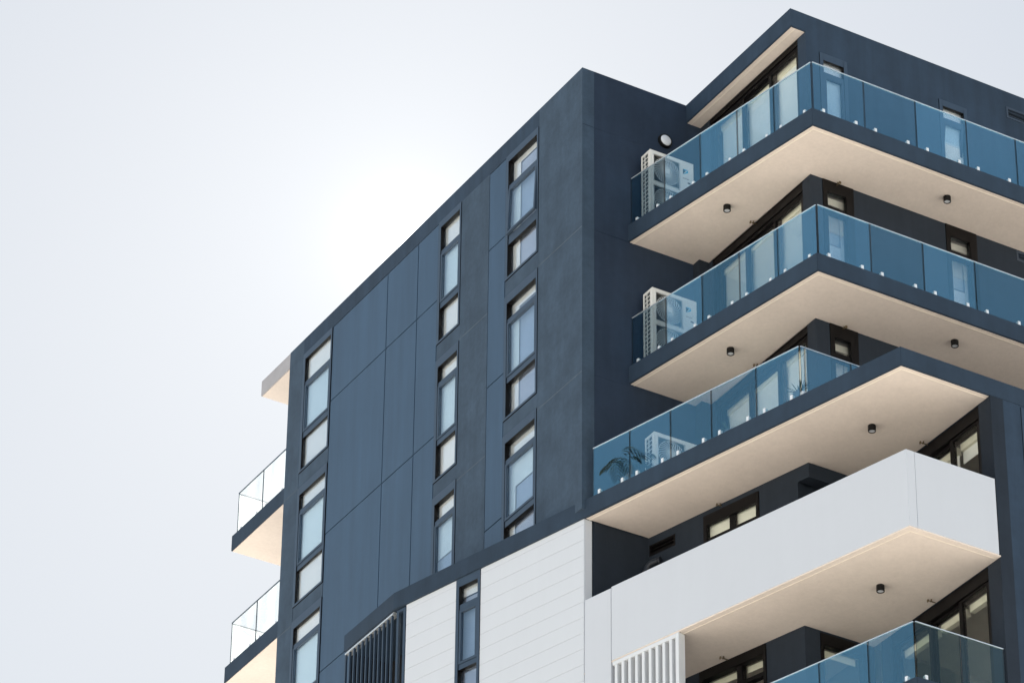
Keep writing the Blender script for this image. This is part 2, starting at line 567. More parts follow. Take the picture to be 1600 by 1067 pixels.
def small_window(i, **kw):
    a, b, z0, z1 = UW[i]
    return window(FU, a, b, z0, z1, **kw)
small_window(0, hl=.075, hr=.08, hb=.06, ht=.15, tr=[(-1.22, -1.14)], sash=1, blinds=[(.61, 1.18, -2.9, -.76, .09, 'blind')], depth=.05)
small_window(1, hl=.075, hr=.08, hb=.06, ht=.13, tr=[(-1.22, -1.14)], sash=1, open_deg=9, blinds=[(3.21, 3.81, -2.9, -.78, .09, 'blind')], depth=.05,
             label='narrow window with its lower sash tilted open')
for i, zc in ((2, -3.74), (3, -3.74), (4, -6.76), (5, -6.76)):
    a, b = UW[i][:2]
    bl = [(a + .06, b - .08, zc - .12, zc + .02, .18, 'cassette'), (b - .165, b - .10, zc - 2.1, zc - .12, .2, 'cassette'),
          (a + .06, b - .165, zc - (2.1 if i == 4 else .9), zc - .12, .24, 'blind' if i == 4 else 'blind_grey'),
          (a + .06, b - .165, zc - 2.1, zc - .95, .21, 'blind')]
    small_window(i, hl=.09, hr=.16, hb=.06, ht=abs(UW[i][3] - zc), tr=[(zc - .46, zc - .29)], sash=None, blinds=bl, depth=.045, frame='frame_dark')
for (a, b, z0, z1) in VENTS:
    mb = MB()
    ring(mb, FU, a + .002, b - .002, z0 + .002, z1 - .002, .04, .04, .04, .045, -.1, .008)
    for q in range(2):
        zz = z0 + .042 + (z1 - z0 - .09) * (q + .5) / 2
        mb.box(FU, a + .043, b - .043, zz - .006, zz + .006, -.07, -.01)
    mb.box(FU, a + .01, b - .01, z0 + .01, z1 - .01, -.16, -.11, 1)
    bpart(mb, 'air_vent', ['vent', 'backing'])

# ---- wall and sliding doors behind the upper balconies
FLO = [(-3.14, -.40), (-6.14, -3.497), (-9.13, -6.495)]
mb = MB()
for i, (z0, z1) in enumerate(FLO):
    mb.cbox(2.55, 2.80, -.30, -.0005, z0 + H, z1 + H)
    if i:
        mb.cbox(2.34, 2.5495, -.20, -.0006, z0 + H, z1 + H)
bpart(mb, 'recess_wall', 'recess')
def sliding_door(i, z0, z1):
    w = part_empty('sliding_door', bld)
    zh = [-.56, -3.735, -6.70][i]
    mb = MB()
    mb.box(FB, -3.179, -.301, zh + .06, z1, -.25, -.02)          # head box
    mb.box(FB, -3.179, -3.12, z0, zh + .0595, -.2, -.03)
    mb.box(FB, -.40, -.301, z0, zh + .0595, -.2, -.03)
    mb.box(FB, -3.1195, -.4005, z0, z0 + .07, -.2, -.03)
    mb.box(FB, -3.1195, -.4005, zh + .0, zh + .0595, -.2, -.05)
    bpart(mb, 'frame', 'frame_dark', .003, w)
    for (a, b, dd) in ((-3.118, -2.17, -.08), (-2.30, -1.24, -.13), (-1.36, -.402, -.08)):
        mb = MB()
        ring(mb, FB, a, b, z0 + .071, zh - .001, .075, .075, .08, .05, dd - .025, dd + .025)
        bpart(mb, 'sash', 'frame_dark', .003, w)
        g = MB(); g.box(FB, a + .076, b - .076, z0 + .152, zh - .052, dd - .004, dd + .004)
        bpart(g, 'pane', 'glass_door', 0, w)
    c = MB()
    for (a, b) in ((-3.10, -2.24), (-2.24, -1.28), (-1.27, -.42)):
        c.box(FB, a + .01, b - .01, zh - .11, zh + .01, -.25, -.165)
    bpart(c, 'blind_cassette', 'cassette', .004, w)
    for j, (a, b) in enumerate(((-3.10, -2.24), (-2.24, -1.28), (-1.27, -.42))):
        low = z0 + .1 + (0 if i != 1 else [0, 0, 0][j])
        g = MB(); g.box(FB, a + .015, b - .015, low, zh - .105, -.21, -.203)
        bpart(g, 'blind', 'blind' if i != 1 else 'blind_grey', 0, w)
for i, (z0, z1) in enumerate(FLO):
    sliding_door(i, z0, z1)

# ------------------------------------------------------------------ balcony slabs
def vline(y, o, ang):
    t = (y - o[1]) / math.sin(R(ang))
    return (o[0] + t * math.cos(R(ang)), y)
def inset_poly(poly, k):
    """inset a convex CCW polygon by k[i] on edge i (i -> i+1)"""
    n = len(poly); L = []
    for i in range(n):
        a, b = Vector(poly[i]), Vector(poly[(i + 1) % n])
        u = (b - a).normalized(); nn = Vector((-u.y, u.x))
        L.append((a + nn * k[i], u))
    out = []
    for i in range(n):
        p, u = L[i - 1]; q, w = L[i]
        den = u.x * w.y - u.y * w.x
        t = ((q.x - p.x) * w.y - (q.y - p.y) * w.x) / den
        r = p + u * t
        out.append((r.x, r.y))
    return out

def slab(poly, edges, z_top, z_bot, sof_poly, sof_k, trim=True, mats='slab', lip=.012, soff='soffit'):
    """poly slab; sof_poly the visible underside; sof_k marks its outer edges (1) and wall edges (0)"""
    mb = MB(); mb.prism(poly, z_bot, z_top)
    p = bpart(mb, 'balcony_slab', mats, .006)
    s = MB()
    sp = inset_poly(sof_poly, [.022 if e else .001 for e in sof_k])
    s.prism(sp, z_bot - lip, z_bot - .0005)
    sp1 = inset_poly(sof_poly, [.10 if e else .001 for e in sof_k])
    sp2 = inset_poly(sof_poly, [.120 if e else .001 for e in sof_k])
    so = bpart(s, 'soffit', soff, 0, p)
    if trim:
        t = MB()
        n = len(sp1)
        for i in range(n):
            if sof_k[i]:
                j = (i + 1) % n
                quad = [sp1[i], sp1[j], sp2[j], sp2[i]]
                t.prism(quad, z_bot - lip - .006, z_bot - lip - .0005)
        bpart(t, 'drip_bead', 'soffit_trim', 0, p)
    return p

c1 = (1.755, -4.66)
l1 = vline(-.0005, c1, WA)
for zt, zb in ((-3.144, -3.496), (-6.144, -6.494)):
    poly = [l1, c1, (XE, -4.66), (XE, -3.4305), (2.5495, -3.4305), (2.5495, -.0005)]
    sof = [l1, c1, (XE, -4.66), (XE, -3.4305), (2.5495, -.0005)]
    # the underside reaches round the re-entrant corner: two convex pieces
    mb = MB(); mb.prism(poly, zb, zt)
    p = bpart(mb, 'balcony_slab', 'slab', .006)
    a = vline(-.0005, (c1[0] + .022, c1[1] + .022), WA)
    q = inset_poly([l1, c1, (XE, -4.66), (XE, 0), (2.5495, -.0005)], [.042, .042, 0, 0, 0])
    s = MB()
    s.prism([q[0], q[1], (XE, q[1][1]), (XE, -3.4315), (2.5485, -3.4315), (2.5485, -.0015)], zb - .007, zb - .0005)
    bpart(s, 'soffit', 'soffit', 0, p)
    t = MB()
    for k0, k1 in ((.10, .120),):
        A = inset_poly([l1, c1, (XE, -4.66), (XE, 0), (2.5495, -.0005)], [k0, k0, 0, 0, 0])
        B = inset_poly([l1, c1, (XE, -4.66), (XE, 0), (2.5495, -.0005)], [k1, k1, 0, 0, 0])
        t.prism([A[0], A[1], B[1], (B[0][0], B[0][1])], zb - .013, zb - .0075)
        t.prism([A[1], (XE, A[1][1]), (XE, B[1][1]), B[1]], zb - .013, zb - .0075)
    bpart(t, 'drip_bead', 'soffit_trim', 0, p)

# terrace slab that runs on as the dark band round the white cladding
band = [(-1.13, 6.32), (-1.13, 4.50), (-1.03, 4.10), (1.842, -6.727), (XE, -6.727), (XE, .24), (.24, .24), (.24, 6.32)]
mb = MB(); mb.prism(band, -9.471, -9.133)
p = bpart(mb, 'balcony_slab', 'slab', .006)
v0 = vline(.03, (1.842, -6.727), VA)
full = [v0, (1.842, -6.727), (3.598, -6.727), (3.598, .03)]
q = inset_poly(full, [.042, .042, 0, 0])
s = MB(); s.prism([q[0], q[1], (3.598, q[1][1]), (3.598, .019), (1.2, .019)], -9.478, -9.4715)
bpart(s, 'soffit', 'soffit', 0, p)
A, B = inset_poly(full, [.10, .10, 0, 0]), inset_poly(full, [.120, .120, 0, 0])
t = MB()
t.prism([A[0], A[1], B[1], B[0]], -9.484, -9.4785)
t.prism([A[1], (3.59, A[1][1]), (3.59, B[1][1]), B[1]], -9.484, -9.4785)
bpart(t, 'drip_bead', 'soffit_trim', 0, p)
# lime runs down the band below the terrace glass
FBd = Fr((1.842, -6.727), VA)
mb = MB()
sc = 2.70
for (ds, za, zb_, w) in ((0, -9.14, -9.36, .012), (.03, -9.20, -9.44, .010), (-.055, -9.15, -9.30, .009), (-.06, -9.31, -9.42, .006), (.012, -9.36, -9.455, .007)):
    pts = []
    n = 6
    L, Rr = [], []
    for i in range(n + 1):
        z = za + (zb_ - za) * i / n
        off = random.uniform(-.006, .006); ww = w * random.uniform(.35, 1)
        L.append((sc + ds + off - ww, z)); Rr.append((sc + ds + off + ww, z))
    for i in range(n):
        mb.add([FBd.p(*L[i], .0018), FBd.p(*Rr[i], .0018), FBd.p(*Rr[i + 1], .0018), FBd.p(*L[i + 1], .0018)], [(0, 1, 2, 3)])
bpart(mb, 'lime_stain', 'stain', 0, p)

# ------------------------------------------------------------------ white cladding
W0, W1 = -.15, 4.16
wz = (-14.2, -9.48)
win_s = (2.315, 2.915)
mb = MB()
edges = [-9.473] + [-9.58 - .2985 * k for k in range(16)]
for i in range(len(edges) - 1):
    z1, z0 = edges[i] - (.0025 if i else 0), edges[i + 1] + .0025
    mb.box(FV, W0, win_s[0], z0, z1, -.0065, 0)
    mb.box(FV, win_s[1], W1, z0, z1, -.0065, 0)
mb.box(FV, W0 + .001, win_s[0] - .001, edges[-1], -9.474, -.25, -.007)
mb.box(FV, win_s[1] + .001, W1 - .001, edges[-1], -9.474, -.25, -.007)
bpart(mb, 'white_cladding', 'white', .0015)
mb = MB()
mb.box(FV, W0 + .002, W1 - .002, -46.5, edges[-1] - .002, -.25, -.002)
bpart(mb, 'white_cladding', 'white')
mb = MB(); mb.cbox(.0855, .234, .05, .26, 0, H - 9.4735)
bpart(mb, 'white_return', 'white', .004)
window(FV, win_s[0] + .004, win_s[1] - .004, -12.6, -9.474, .06, .075, .05, .165, [(-10.10, -9.99), (-11.27, -11.17)], 1, 0,
       [(2.33, 2.90, -9.79, -9.50, .12, 'blind'), (2.33, 2.90, -12.5, -9.795, .16, 'sheer')], .08, 'frame', 'glass_win')
mb = MB()
mb.box(FV, win_s[0], win_s[1], -14.2, -12.602, -.25, -.01)
bpart(mb, 'spandrel', 'pier')
mb = MB()
mb.box(FV, 2.0, 3.3, -12.7, -9.48, -2.2, -2.1)
bpart(mb, 'interior_wall', 'interior')

# louvre box under the kink of the band
lv = thing('louvre_screen', 'dark vertical louvre screen left of the white cladding', 'louvre screen', (-1.1, 5.4, H - 14))
FX = Fr((-1.10, 0), 90)
for k in range(12):
    s = 4.62 + .1535 * k - .02
    m_ = MB(); m_.box(FX, s, s + .040, -14, -9.535, -.04, 0)
    m_.build('slat', 'frame', lv, .003)
m_ = MB(); m_.box(FX, 4.56, 6.31, -9.533, -9.505, -.11, .012)
m_.box(FX, 4.56, 6.31, -9.5045, -9.4725, -.08, -.01)
m_.build('head_rail', 'rail', lv, .002)
FF = Fr((-1.085, 4.50), math.degrees(math.atan2(4.50 - 4.225, -1.085 + 1.02)))
m_ = MB()
ring(m_, FF, -.265, -.03, -14, -9.50, .06, .055, .05, .05, -.06, 0)
m_.build('corner_frame', 'frame', lv, .003)
m_ = MB(); m_.box(FF, -.20, -.12, -14, -9.56, -.12, -.10)
m_.build('corner_strip', 'cassette', lv)
mb = MB()
mb.box(FX, 4.3, 6.3, -14, -9.474, -.95, -.9)  # black sheet standing in for the unlit depth behind the slats
mb.box(FX, 6.26, 6.31, -46.4, -9.475, -.88, -.105)
bpart(mb, 'loggia_shade_backing', 'backing')
mb = MB(); mb.box(FX, 4.5, 6.3, -46.4, -14.02, -.85, -.02)
bpart(mb, 'lower_facade', 'panel')

# ------------------------------------------------------------------ white balcony
PT, PB = -11.075, -12.462
x3 = 3.597
mb = MB()
def pv(s, d=0):
    q_ = FP.p(s, 0, d); return (q_.x, q_.y)
inn = inset_poly([pv(6.37), (1.83, -6.76), (x3 - .04, -6.76), (x3 - .04, 0)], [.14, .12, 0, 0])
mb.prism([pv(6.37), (1.83, -6.76), (1.83 + .158, -6.76), (1.83 + .158, -6.64), inn[1], pv(6.37, -.14)], PB, PT)
mb.cbox(1.83 + .162, x3 - .04, -6.759, -6.64, H + PB, H + PT)
bpart(mb, 'white_parapet', 'parapet', .004)
mb = MB()
mb.box(FP, 6.39, 6.99, -15.2, PT - .01, -.14, -.012)
bpart(mb, 'white_panel', 'parapet', .004)
mb = MB()
pw = vline(.018, (1.83, -6.76), VA)
base = [pw, (1.83, -6.76), (x3, -6.76), (x3, .018)]
qq = inset_poly(base, [.145, .125, 0, 0])
mb.prism([qq[0], qq[1], (x3, qq[1][1]), (x3, .018)], -12.40, -12.16)
p = bpart(mb, 'balcony_slab', 'slab')
q = inset_poly(base, [.016, .016, 0, 0])
s = MB(); s.prism([q[0], q[1], (x3, q[1][1]), (x3, .018)], -12.482, -12.4625)
bpart(s, 'soffit', 'soffit', 0, p)
A, B = inset_poly(base, [.115, .115, 0, 0]), inset_poly(base, [.128, .128, 0, 0])
t = MB()
t.prism([A[0], A[1], B[1], B[0]], -12.488, -12.4825)
t.prism([A[1], (x3 - .02, A[1][1]), (x3 - .02, B[1][1]), B[1]], -12.488, -12.4825)
bpart(t, 'drip_bead', 'soffit_trim', 0, p)

# back walls of the two lower balconies
mb = MB()
mb.cbox(.2355, 3.9, .02, .24, 0, H - 9.472)
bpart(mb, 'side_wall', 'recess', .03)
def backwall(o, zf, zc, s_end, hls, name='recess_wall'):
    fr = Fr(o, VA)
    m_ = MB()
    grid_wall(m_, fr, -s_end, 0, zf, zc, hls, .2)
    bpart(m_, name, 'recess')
    return fr
O4 = (1.347, .0195)
BW4 = backwall(O4, -12.16, -9.484, 3.37, [(-2.52, -1.27, -11.9, -9.58), (-.62, -.02, -9.86, -9.64)])
window(BW4, -2.515, -1.275, -11.9, -9.585, .06, .07, .05, .2, [(-10.16, -10.03)], None, 0,
       [(-2.47, -1.95, -10.5, -9.70, .09, 'blind_cream'), (-1.85, -1.33, -10.5, -9.70, .09, 'blind_cream')],
       .03, 'frame_dark', 'glass_door', .02, muls=((-1.97, -1.83),))
mb = MB()
ring(mb, BW4, -.618, -.022, -9.858, -9.642, .03, .03, .03, .03, -.1, .006)
for q_ in range(3):
    zz = -9.828 + .06 * q_ + .02
    mb.box(BW4, -.587, -.053, zz, zz + .016, -.07, -.01)
mb.box(BW4, -.61, -.03, -9.85, -9.65, -.16, -.11, 1)
bpart(mb, 'air_vent', ['frame_dark', 'backing'])
mb = MB()
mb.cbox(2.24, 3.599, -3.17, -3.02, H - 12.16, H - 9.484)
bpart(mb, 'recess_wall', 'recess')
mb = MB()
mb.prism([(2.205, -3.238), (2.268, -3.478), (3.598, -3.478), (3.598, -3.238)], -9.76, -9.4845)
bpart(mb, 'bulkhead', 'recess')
mb = MB()
mb.cbox(2.75, 3.3, -3.215, -3.175, H - 12.15, H - 9.95)
bpart(mb, 'entry_door', 'frame_dark')
O5 = (2.222, -3.28)
fr5 = Fr(O5, VA)
mb = MB()
grid_wall(mb, fr5, 0, 3.4, -15.12, -12.484, [(.83, 2.30, -14.9, -12.5)], .2)
bpart(mb, 'recess_wall', 'recess')
window(fr5, .835, 2.295, -14.9, -12.505, .06, .09, .05, .17, [(-13.05, -12.98)], None, 0,
       [(.89, 1.4, -12.78, -12.66, .17, 'cassette'), (1.47, 2.2, -12.78, -12.66, .17, 'cassette')], .10, 'frame_dark', 'glass_door', .02,
       muls=((1.375, 1.50),))
F5R = Fr(O5, 0, True)
mb = MB()
grid_wall(mb, F5R, .18, 1.376, -15.12, -12.484, [(.30, 1.2, -14.9, -12.52)], .2)
mb.box(F5R, .0, .18, -15.12, -12.484, -.2, 0)
bpart(mb, 'recess_wall', 'recess')
window(F5R, .305, 1.195, -14.9, -12.525, .06, .06, .05, .2, None, None, 0,
       [(.36, 1.1, -12.85, -12.72, .17, 'cassette')], .10, 'frame_dark', 'glass_door', .01)

# lower window wall and right wall
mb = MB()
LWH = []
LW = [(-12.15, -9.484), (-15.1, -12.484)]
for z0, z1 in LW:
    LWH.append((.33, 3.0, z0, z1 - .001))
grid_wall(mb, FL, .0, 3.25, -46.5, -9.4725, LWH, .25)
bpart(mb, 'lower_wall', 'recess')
mb = MB()
grid_wall(mb, FLR, .2505, XE - 3.6, -46.5, -9.4725, [(.60, 1.25, -12.0, -9.50), (.60, 1.25, -15.0, -12.5)], .25)
bpart(mb, 'lower_wall', 'render')
for z0, z1 in ((-12.0, -9.5), (-15.0, -12.5)):
    window(FLR, .605, 1.245, z0 + .005, z1 - .005, .06, .06, .05, .10, [(z1 - .45, z1 - .36)], 1, 0, [(.66, 1.19, z0 + .1, z1 - .1, .2, 'blind_grey')], .12, 'frame')
def door_wall(z0, z1, i):
    w = part_empty('sliding_door', bld)
    zh = z1 - .27
    m_ = MB()
    m_.box(FL, .331, 2.999, zh + .05, z1 - .002, -.24, -.02)
    m_.box(FL, .331, .39, z0 + .001, zh + .0495, -.2, -.03)
    m_.box(FL, 2.94, 2.999, z0 + .001, zh + .0495, -.2, -.03)
    m_.box(FL, .3905, 2.9395, z0 + .001, z0 + .07, -.2, -.03)
    bpart(m_, 'frame', 'frame_dark', .003, w)
    for (a, b, dd) in ((.305 + .087, 1.20, -.07), (1.14, 2.0, -.12), (1.95, 2.938, -.07)):
        m_ = MB()
        ring(m_, FL, a, b, z0 + .071, zh + .048, .07, .09, .08, .05, dd - .024, dd + .024)
        bpart(m_, 'sash', 'frame_dark', .003, w)
        g = MB(); g.box(FL, a + .071, b - .091, z0 + .152, zh - .003, dd - .004, dd + .004)
        bpart(g, 'pane', 'glass_door', 0, w)
    c = MB()
    for (a, b) in ((.42, 1.12), (1.22, 1.9), (2.0, 2.9)):
        c.box(FL, a, b, zh - .13, zh, -.30, -.20)
    bpart(c, 'blind_cassette', 'cassette', .004, w)
    for j, (a, b, low) in enumerate(((.42, 1.12, zh - .36), (1.22, 1.9, zh - 1.2), (2.0, 2.9, zh - 1.2)) if i == 0 else ()):
        g = MB(); g.box(FL, a, b, low, zh - .12, -.26, -.252)
        bpart(g, 'blind', 'blind', 0, w)
for i, (z0, z1) in enumerate(LW):
    door_wall(z0, z1, i)
mb = MB()
for z in (-12.2, -15.15, -9.5):
    mb.cbox(3.86, XE - .4, -6.45, -3.2, z + H - .2, z + H)
mb.cbox(6.5, 6.6, -6.45, .2, H - 15.1, H - 9.6)
mb.cbox(2.6, 6.4, -.4, -.3, H - 15.1, H - 9.6)
bpart(mb, 'interior_wall', 'interior')

mb = MB()
mb.prism([(1.40, .0185), (2.222, -3.28), (3.5995, -3.28), (3.5995, .0185)], -46.5, -15.465)
bpart(mb, 'lower_wall', 'recess')
# lowest balcony slab in view
b5 = [vline(-.6, (1.83, -6.76), VA), (1.83, -6.76), (x3, -6.76), (x3, -.6)]
mb = MB(); mb.prism(b5, -15.46, -15.122)
bpart(mb, 'balcony_slab', 'slab', .006)

# white batten screen below the white balcony
ws = thing('batten_screen', 'white vertical batten screen hanging below the white balcony front', 'batten screen', tuple(FP.p(5.6, -15.1, 0)))
m_ = MB()
m_.box(FP, 4.88, 4.955, -15.1, -12.4895, -.16, -.006)
m_.build('end_post', 'batten', ws, .004)
m_ = MB(); m_.box(FP, 4.9555, 6.36, -12.56, -12.4895, -.12, -.01)
m_.build('head_rail', 'batten', ws, .004)
for k in range(9):
    s = 5.035 + .152 * k
    m_ = MB(); m_.box(FP, s, s + .062, -15.1, -12.561, -.13, -.012)
    m_.build('batten', 'batten', ws, .004)

# ------------------------------------------------------------------ far side: eave and two balconies
mb = MB()
mb.cbox(.004, 6.0, 11.2405, 12.49, H - .36, H - .002)
p = bpart(mb, 'far_eave', 'eave_white', .005)
s = MB(); s.cbox(.03, 6.0, 11.2405, 12.47, H - .372, H - .3605)
bpart(s, 'soffit', 'soffit', 0, p)
for zt, zb in ((-3.15, -3.50), (-6.15, -6.50)):
    mb = MB(); mb.cbox(.006, 5.0, 11.2405, 13.49, zb + H, zt + H)
    p = bpart(mb, 'balcony_slab', 'slab', .006)
    s = MB(); s.cbox(.03, 5.0, 11.2405, 13.47, zb + H - .012, zb + H - .0005)
    bpart(s, 'soffit', 'soffit', 0, p)
mb = MB(); mb.cbox(1.6, 5.0, 11.2408, 11.35, H - 9.4, H - .38)
bpart(mb, 'end_wall', 'render')

# ------------------------------------------------------------------ glass balustrades
def balustrade(label, runs, z0, z1, group='glass balustrades round the balconies', glass='glass_bal'):
    f0 = runs[0][0]
    t = thing('glass_balustrade', label, 'balustrade', tuple(f0.p(runs[0][1][0], z0, 0)), group)
    for fr, js, insl, clampy, *alt in runs:
        gm = alt[0] if alt else glass
        for i in range(len(js) - 1):
            a, b = js[i] + .012, js[i + 1] - .012
            if i == 0: a = js[0] + insl
            m_ = MB()
            k = len(m_.f)
            m_.box(fr, a, b, z0 + .015, z1 - .012, -.006, .006)
            # end faces are the dark polished edges
            for fi in range(len(m_.f)):
                vs = [m_.v[q] for q in m_.f[fi]]
                nn = (vs[1] - vs[0]).cross(vs[2] - vs[0]).normalized()
                if abs(nn.dot(fr.u)) > .9:
                    m_.m[fi] = 1
            m_.build('glass_pane', [gm, 'edge'], t)
            e = MB()
            e.box(fr, b + .0005, b + .006, z0 + .015, z1 - .012, -.0065, .0065)
            e.build('pane_edge', 'edge', t)
            for fpos in (.18, .82):
                s = a + (b - a) * fpos
                m_ = MB()
                m_.box(fr, s - .025, s + .025, z0 + .001, z0 + .092, .0075, .030)
                m_.box(fr, s - .025, s + .025, z0 + .001, z0 + .092, -.030, -.0075)
                m_.box(fr, s - .025, s + .025, z0 + .0005, z0 + .014, -.0074, .0074)
                m_.build('clamp', 'steel', t)
        m_ = MB()
        m_.box(fr, js[0] + insl, js[-1], z1 - .011, z1 + .006, -.012, .012)
        m_.build('handrail', 'rail' if glass == 'glass_bal' else 'frame', t, .002)
    return t
g1 = (1.818, -4.60)
GW = lambda L: Fr(g1, WA)
fW = Fr(g1, WA)
fR = Fr(g1, 0, True)
RJ = [0, 1.09, 2.19, 3.285, 4.365, 5.45, 6.54, 7.63, 8.72, 9.81, 10.9, 12.0]
for nm, z0, z1, jw, off in (('blue glass balustrade round the topmost corner balcony', -3.144, -2.105, [0, .948, 1.88, 2.83, 3.775, 4.655], 0),
                            ('blue glass balustrade round the second corner balcony, under the topmost one', -6.144, -5.11, [0, .955, 1.905, 2.845, 3.78, 4.655], .01)):
    balustrade(nm, [(fW, jw, .02, 1), (fR, RJ, .02, 1)], z0, z1)
g3 = (1.333, -4.655)
f3 = Fr(g3, VA); f3R = Fr(g3, 0, True)
balustrade('blue glass balustrade along the terrace edge above the white balcony', [(f3, [0, .955, 1.955, 2.88, 3.815, 4.675], .02, 1),
           (f3R, [0, .10, 1.02, 2.1, 3.2], .02, 1)], -9.133, -8.155)
g4 = (1.868, -6.70)
f4 = Fr(g4, VA); f4R = Fr(g4, 0, True)
balustrade('glass balustrade of the lowest balcony, beneath the white balcony', [(f4, [0, .93, 1.925, 2.92, 3.9, 4.8], .02, 1),
           (f4R, [0, .86, 1.69], .02, 1, 'glass_clear')], -15.122, -14.125)
for nm, z0, z1 in (('clear glass balustrade of the upper balcony on the far end of the building', -3.15, -2.17),
                   ('clear glass balustrade of the lower balcony on the far end of the building', -6.15, -5.17)):
    ffa = Fr((.075, 11.245), 90); ffe = Fr((.075, 13.42), 0)
    balustrade(nm, [(ffa, [0, 1.08, 2.16], .0, 1), (ffe, [0, 1.2, 2.4, 3.6], .02, 1)], z0, z1, 'glass balustrades round the far balconies', 'glass_far')

# ------------------------------------------------------------------ air conditioners
AW, AD, AH = .93, .30, 1.43
def make_ac(label):
    t = thing('air_conditioner', label, 'air conditioner', (0, 0, 0), 'air conditioners on the corner balconies', True)
    m_ = MB()
    th = .022
    # casing: back, right side, top, base; front skin with two square openings; left side with a coil opening
    m_.cbox(0, AW, -.01, 0, .05, .05 + AH)
    m_.cbox(AW - th, AW, -AD + .0205, -.0105, .05, .05 + AH)
    m_.cbox(0, AW - th - .0005, -AD + .0205, -.0105, .05 + AH - th, .05 + AH)
    m_.cbox(0, AW - th - .0005, -AD + .0205, -.0105, .05, .05 + th)
    fo = [(.075, .625, .05 + .09, .05 + .665), (.075, .625, .05 + .765, .05 + 1.34)]
    fr = Fr((0, -AD), 0, True)
    tmp = MB(); grid_wall(tmp, fr, 0, AW, .05 - H, .05 + AH - H, [(a, b, c - H, d - H) for a, b, c, d in fo], .02)
    m_.add(tmp.v, tmp.f)
    fs = Fr((0, 0), 90)
    tmp = MB(); grid_wall(tmp, fs, -AD + .0205, -.0105, .05 + th + .0005 - H, .05 + AH - th - .0005 - H, [(-AD + .075, -.035, .05 + .06 - H, .05 + AH - .05 - H)], .012)
    m_.add(tmp.v, tmp.f)
    m_.build('casing', 'ac', t, .003)
    m_ = MB(); m_.cbox(.03, .055, -AD + .05, -.02, .09, .05 + AH - .04)
    m_.build('coil', 'ac_dark', t)
    m_ = MB()
    ys = (-AD + .075, -.035)
    for k in range(1, 15):
        z = .05 + .06 + (AH - .11) * k / 15
        m_.cbox(-.004, .008, ys[0], ys[1], z - .0045, z + .0045)
    ym = (ys[0] + ys[1]) / 2
    m_.cbox(-.006, .006, ym - .007, ym + .007, .11, AH)
    m_.build('side_grille', 'ac', t)
    for (a, b, c, d) in fo:
        cx, cz = (a + b) / 2, (c + d) / 2
        m_ = MB()
        m_.cbox(a + .001, b - .001, -AD + .06, -AD + .07, c + .001, d - .001)
        m_.lathe((cx, -AD + .058, cz), (0, -1, 0), [(.0, -.001), (.268, -.001), (.268, .012), (.255, .012), (.250, .001)], 36)
        m_.build('fan_recess', 'fan', t)
        m_ = MB()
        for k in range(5):                                             # fan blades
            w = 2 * math.pi * k / 5
            pts = []
            for (rr, da, dy) in ((.06, 0, .0), (.24, .25, -.012), (.24, .95, .012), (.06, .8, .010)):
                pts.append((cx + rr * math.cos(w + da), -AD + .045 + dy, cz + rr * math.sin(w + da)))
            m_.add(pts, [(0, 1, 2, 3)])
        m_.build('fan', 'ac_dark', t)
        m_ = MB()
        for rr in (.10, .27):
            ring_pts = [(cx + rr * math.cos(2 * math.pi * j / 40), -AD - .006, cz + rr * math.sin(2 * math.pi * j / 40)) for j in range(41)]
            m_.tube(ring_pts, .005, 4, 0, False)
        for k in range(30):
            w = 2 * math.pi * k / 30
            pts = []
            for q in range(5):
                rr = .06 + (.275 - .06) * q / 4
                ww = w + .55 * (q / 4) ** 1.3
                pts.append((cx + rr * math.cos(ww), -AD - .008, cz + rr * math.sin(ww)))
            m_.tube(pts, .0075, 4)
        ring(m_, fr, a - .012, b + .012, c - H - .012, d - H + .012, .012, .012, .012, .012, .0005, .012)
        g = m_.build('grille', 'ac_grille', t)
        m_ = MB()
        m_.cbox(cx - .062, cx + .062, -AD - .022, -AD - .006, cz - .062, cz + .062)
        m_.build('hub_cap', 'ac', t, .012)
    # printed mark on the service panel
    y = -AD - .0015
    m_ = MB()
    lx, lz = .70, .05 + 1.20
    m_.add([(lx, y, lz + .05), (lx, y, lz - .075), (lx + .065, y, lz + .02)], [(0, 1, 2)], 1)
    m_.add([(lx, y, lz + .05), (lx + .068, y, lz + .022), (lx + .11, y, lz + .05)], [(0, 1, 2)], 0)
    m_.add([(lx + .003, y, lz - .075), (lx + .11, y, lz + .047), (lx + .11, y, lz - .01)], [(0, 1, 2)], 0)
    m_.build('logo', ['cyan', 'teal'], t, merge=False)
    for txt, tz, sz in (('DAIKIN', .05 + 1.035, .040),):
        cu = bpy.data.curves.new('lettering', 'FONT')
        cu.body = txt; cu.size = sz; cu.extrude = .0006
        o = bpy.data.objects.new('lettering', cu)
        cu.materials.append(M['ink'])
        me_ = bpy.data.meshes.new_from_object(o)
        bpy.data.objects.remove(o)
        o = bpy.data.objects.new('lettering', me_)
        COL.objects.link(o); o.parent = t
        o.location = (.70, y, tz); o.rotation_euler = (R(90), 0, 0)
    m_ = MB(); m_.cbox(.80, .86, y - .0005, y + .0012, .05 + .95, .05 + .985)
    m_.build('rating_plate', 'ink', t)
    for x in (.14, AW - .20):
        m_ = MB(); m_.cbox(x, x + .09, -AD + .02, -.02, 0, .0495)
        m_.build('foot', 'ac_dark', t, .003)
    return t
ACL = [('ivory air conditioner on the topmost corner balcony, beneath the round wall light', (1.155, -.150, H - 3.143)),
       ('ivory air conditioner on the second corner balcony', (1.158, -.172, H - 6.143)),
       ('ivory air conditioner on the terrace, behind the potted palm', (1.165, -.180, H - 9.132))]
ac = make_ac(ACL[0][0])
ac.location = ACL[0][1]
for lab, loc in ACL[1:]:
    c = copy_tree(ac); c.location = loc; c['label'] = lab

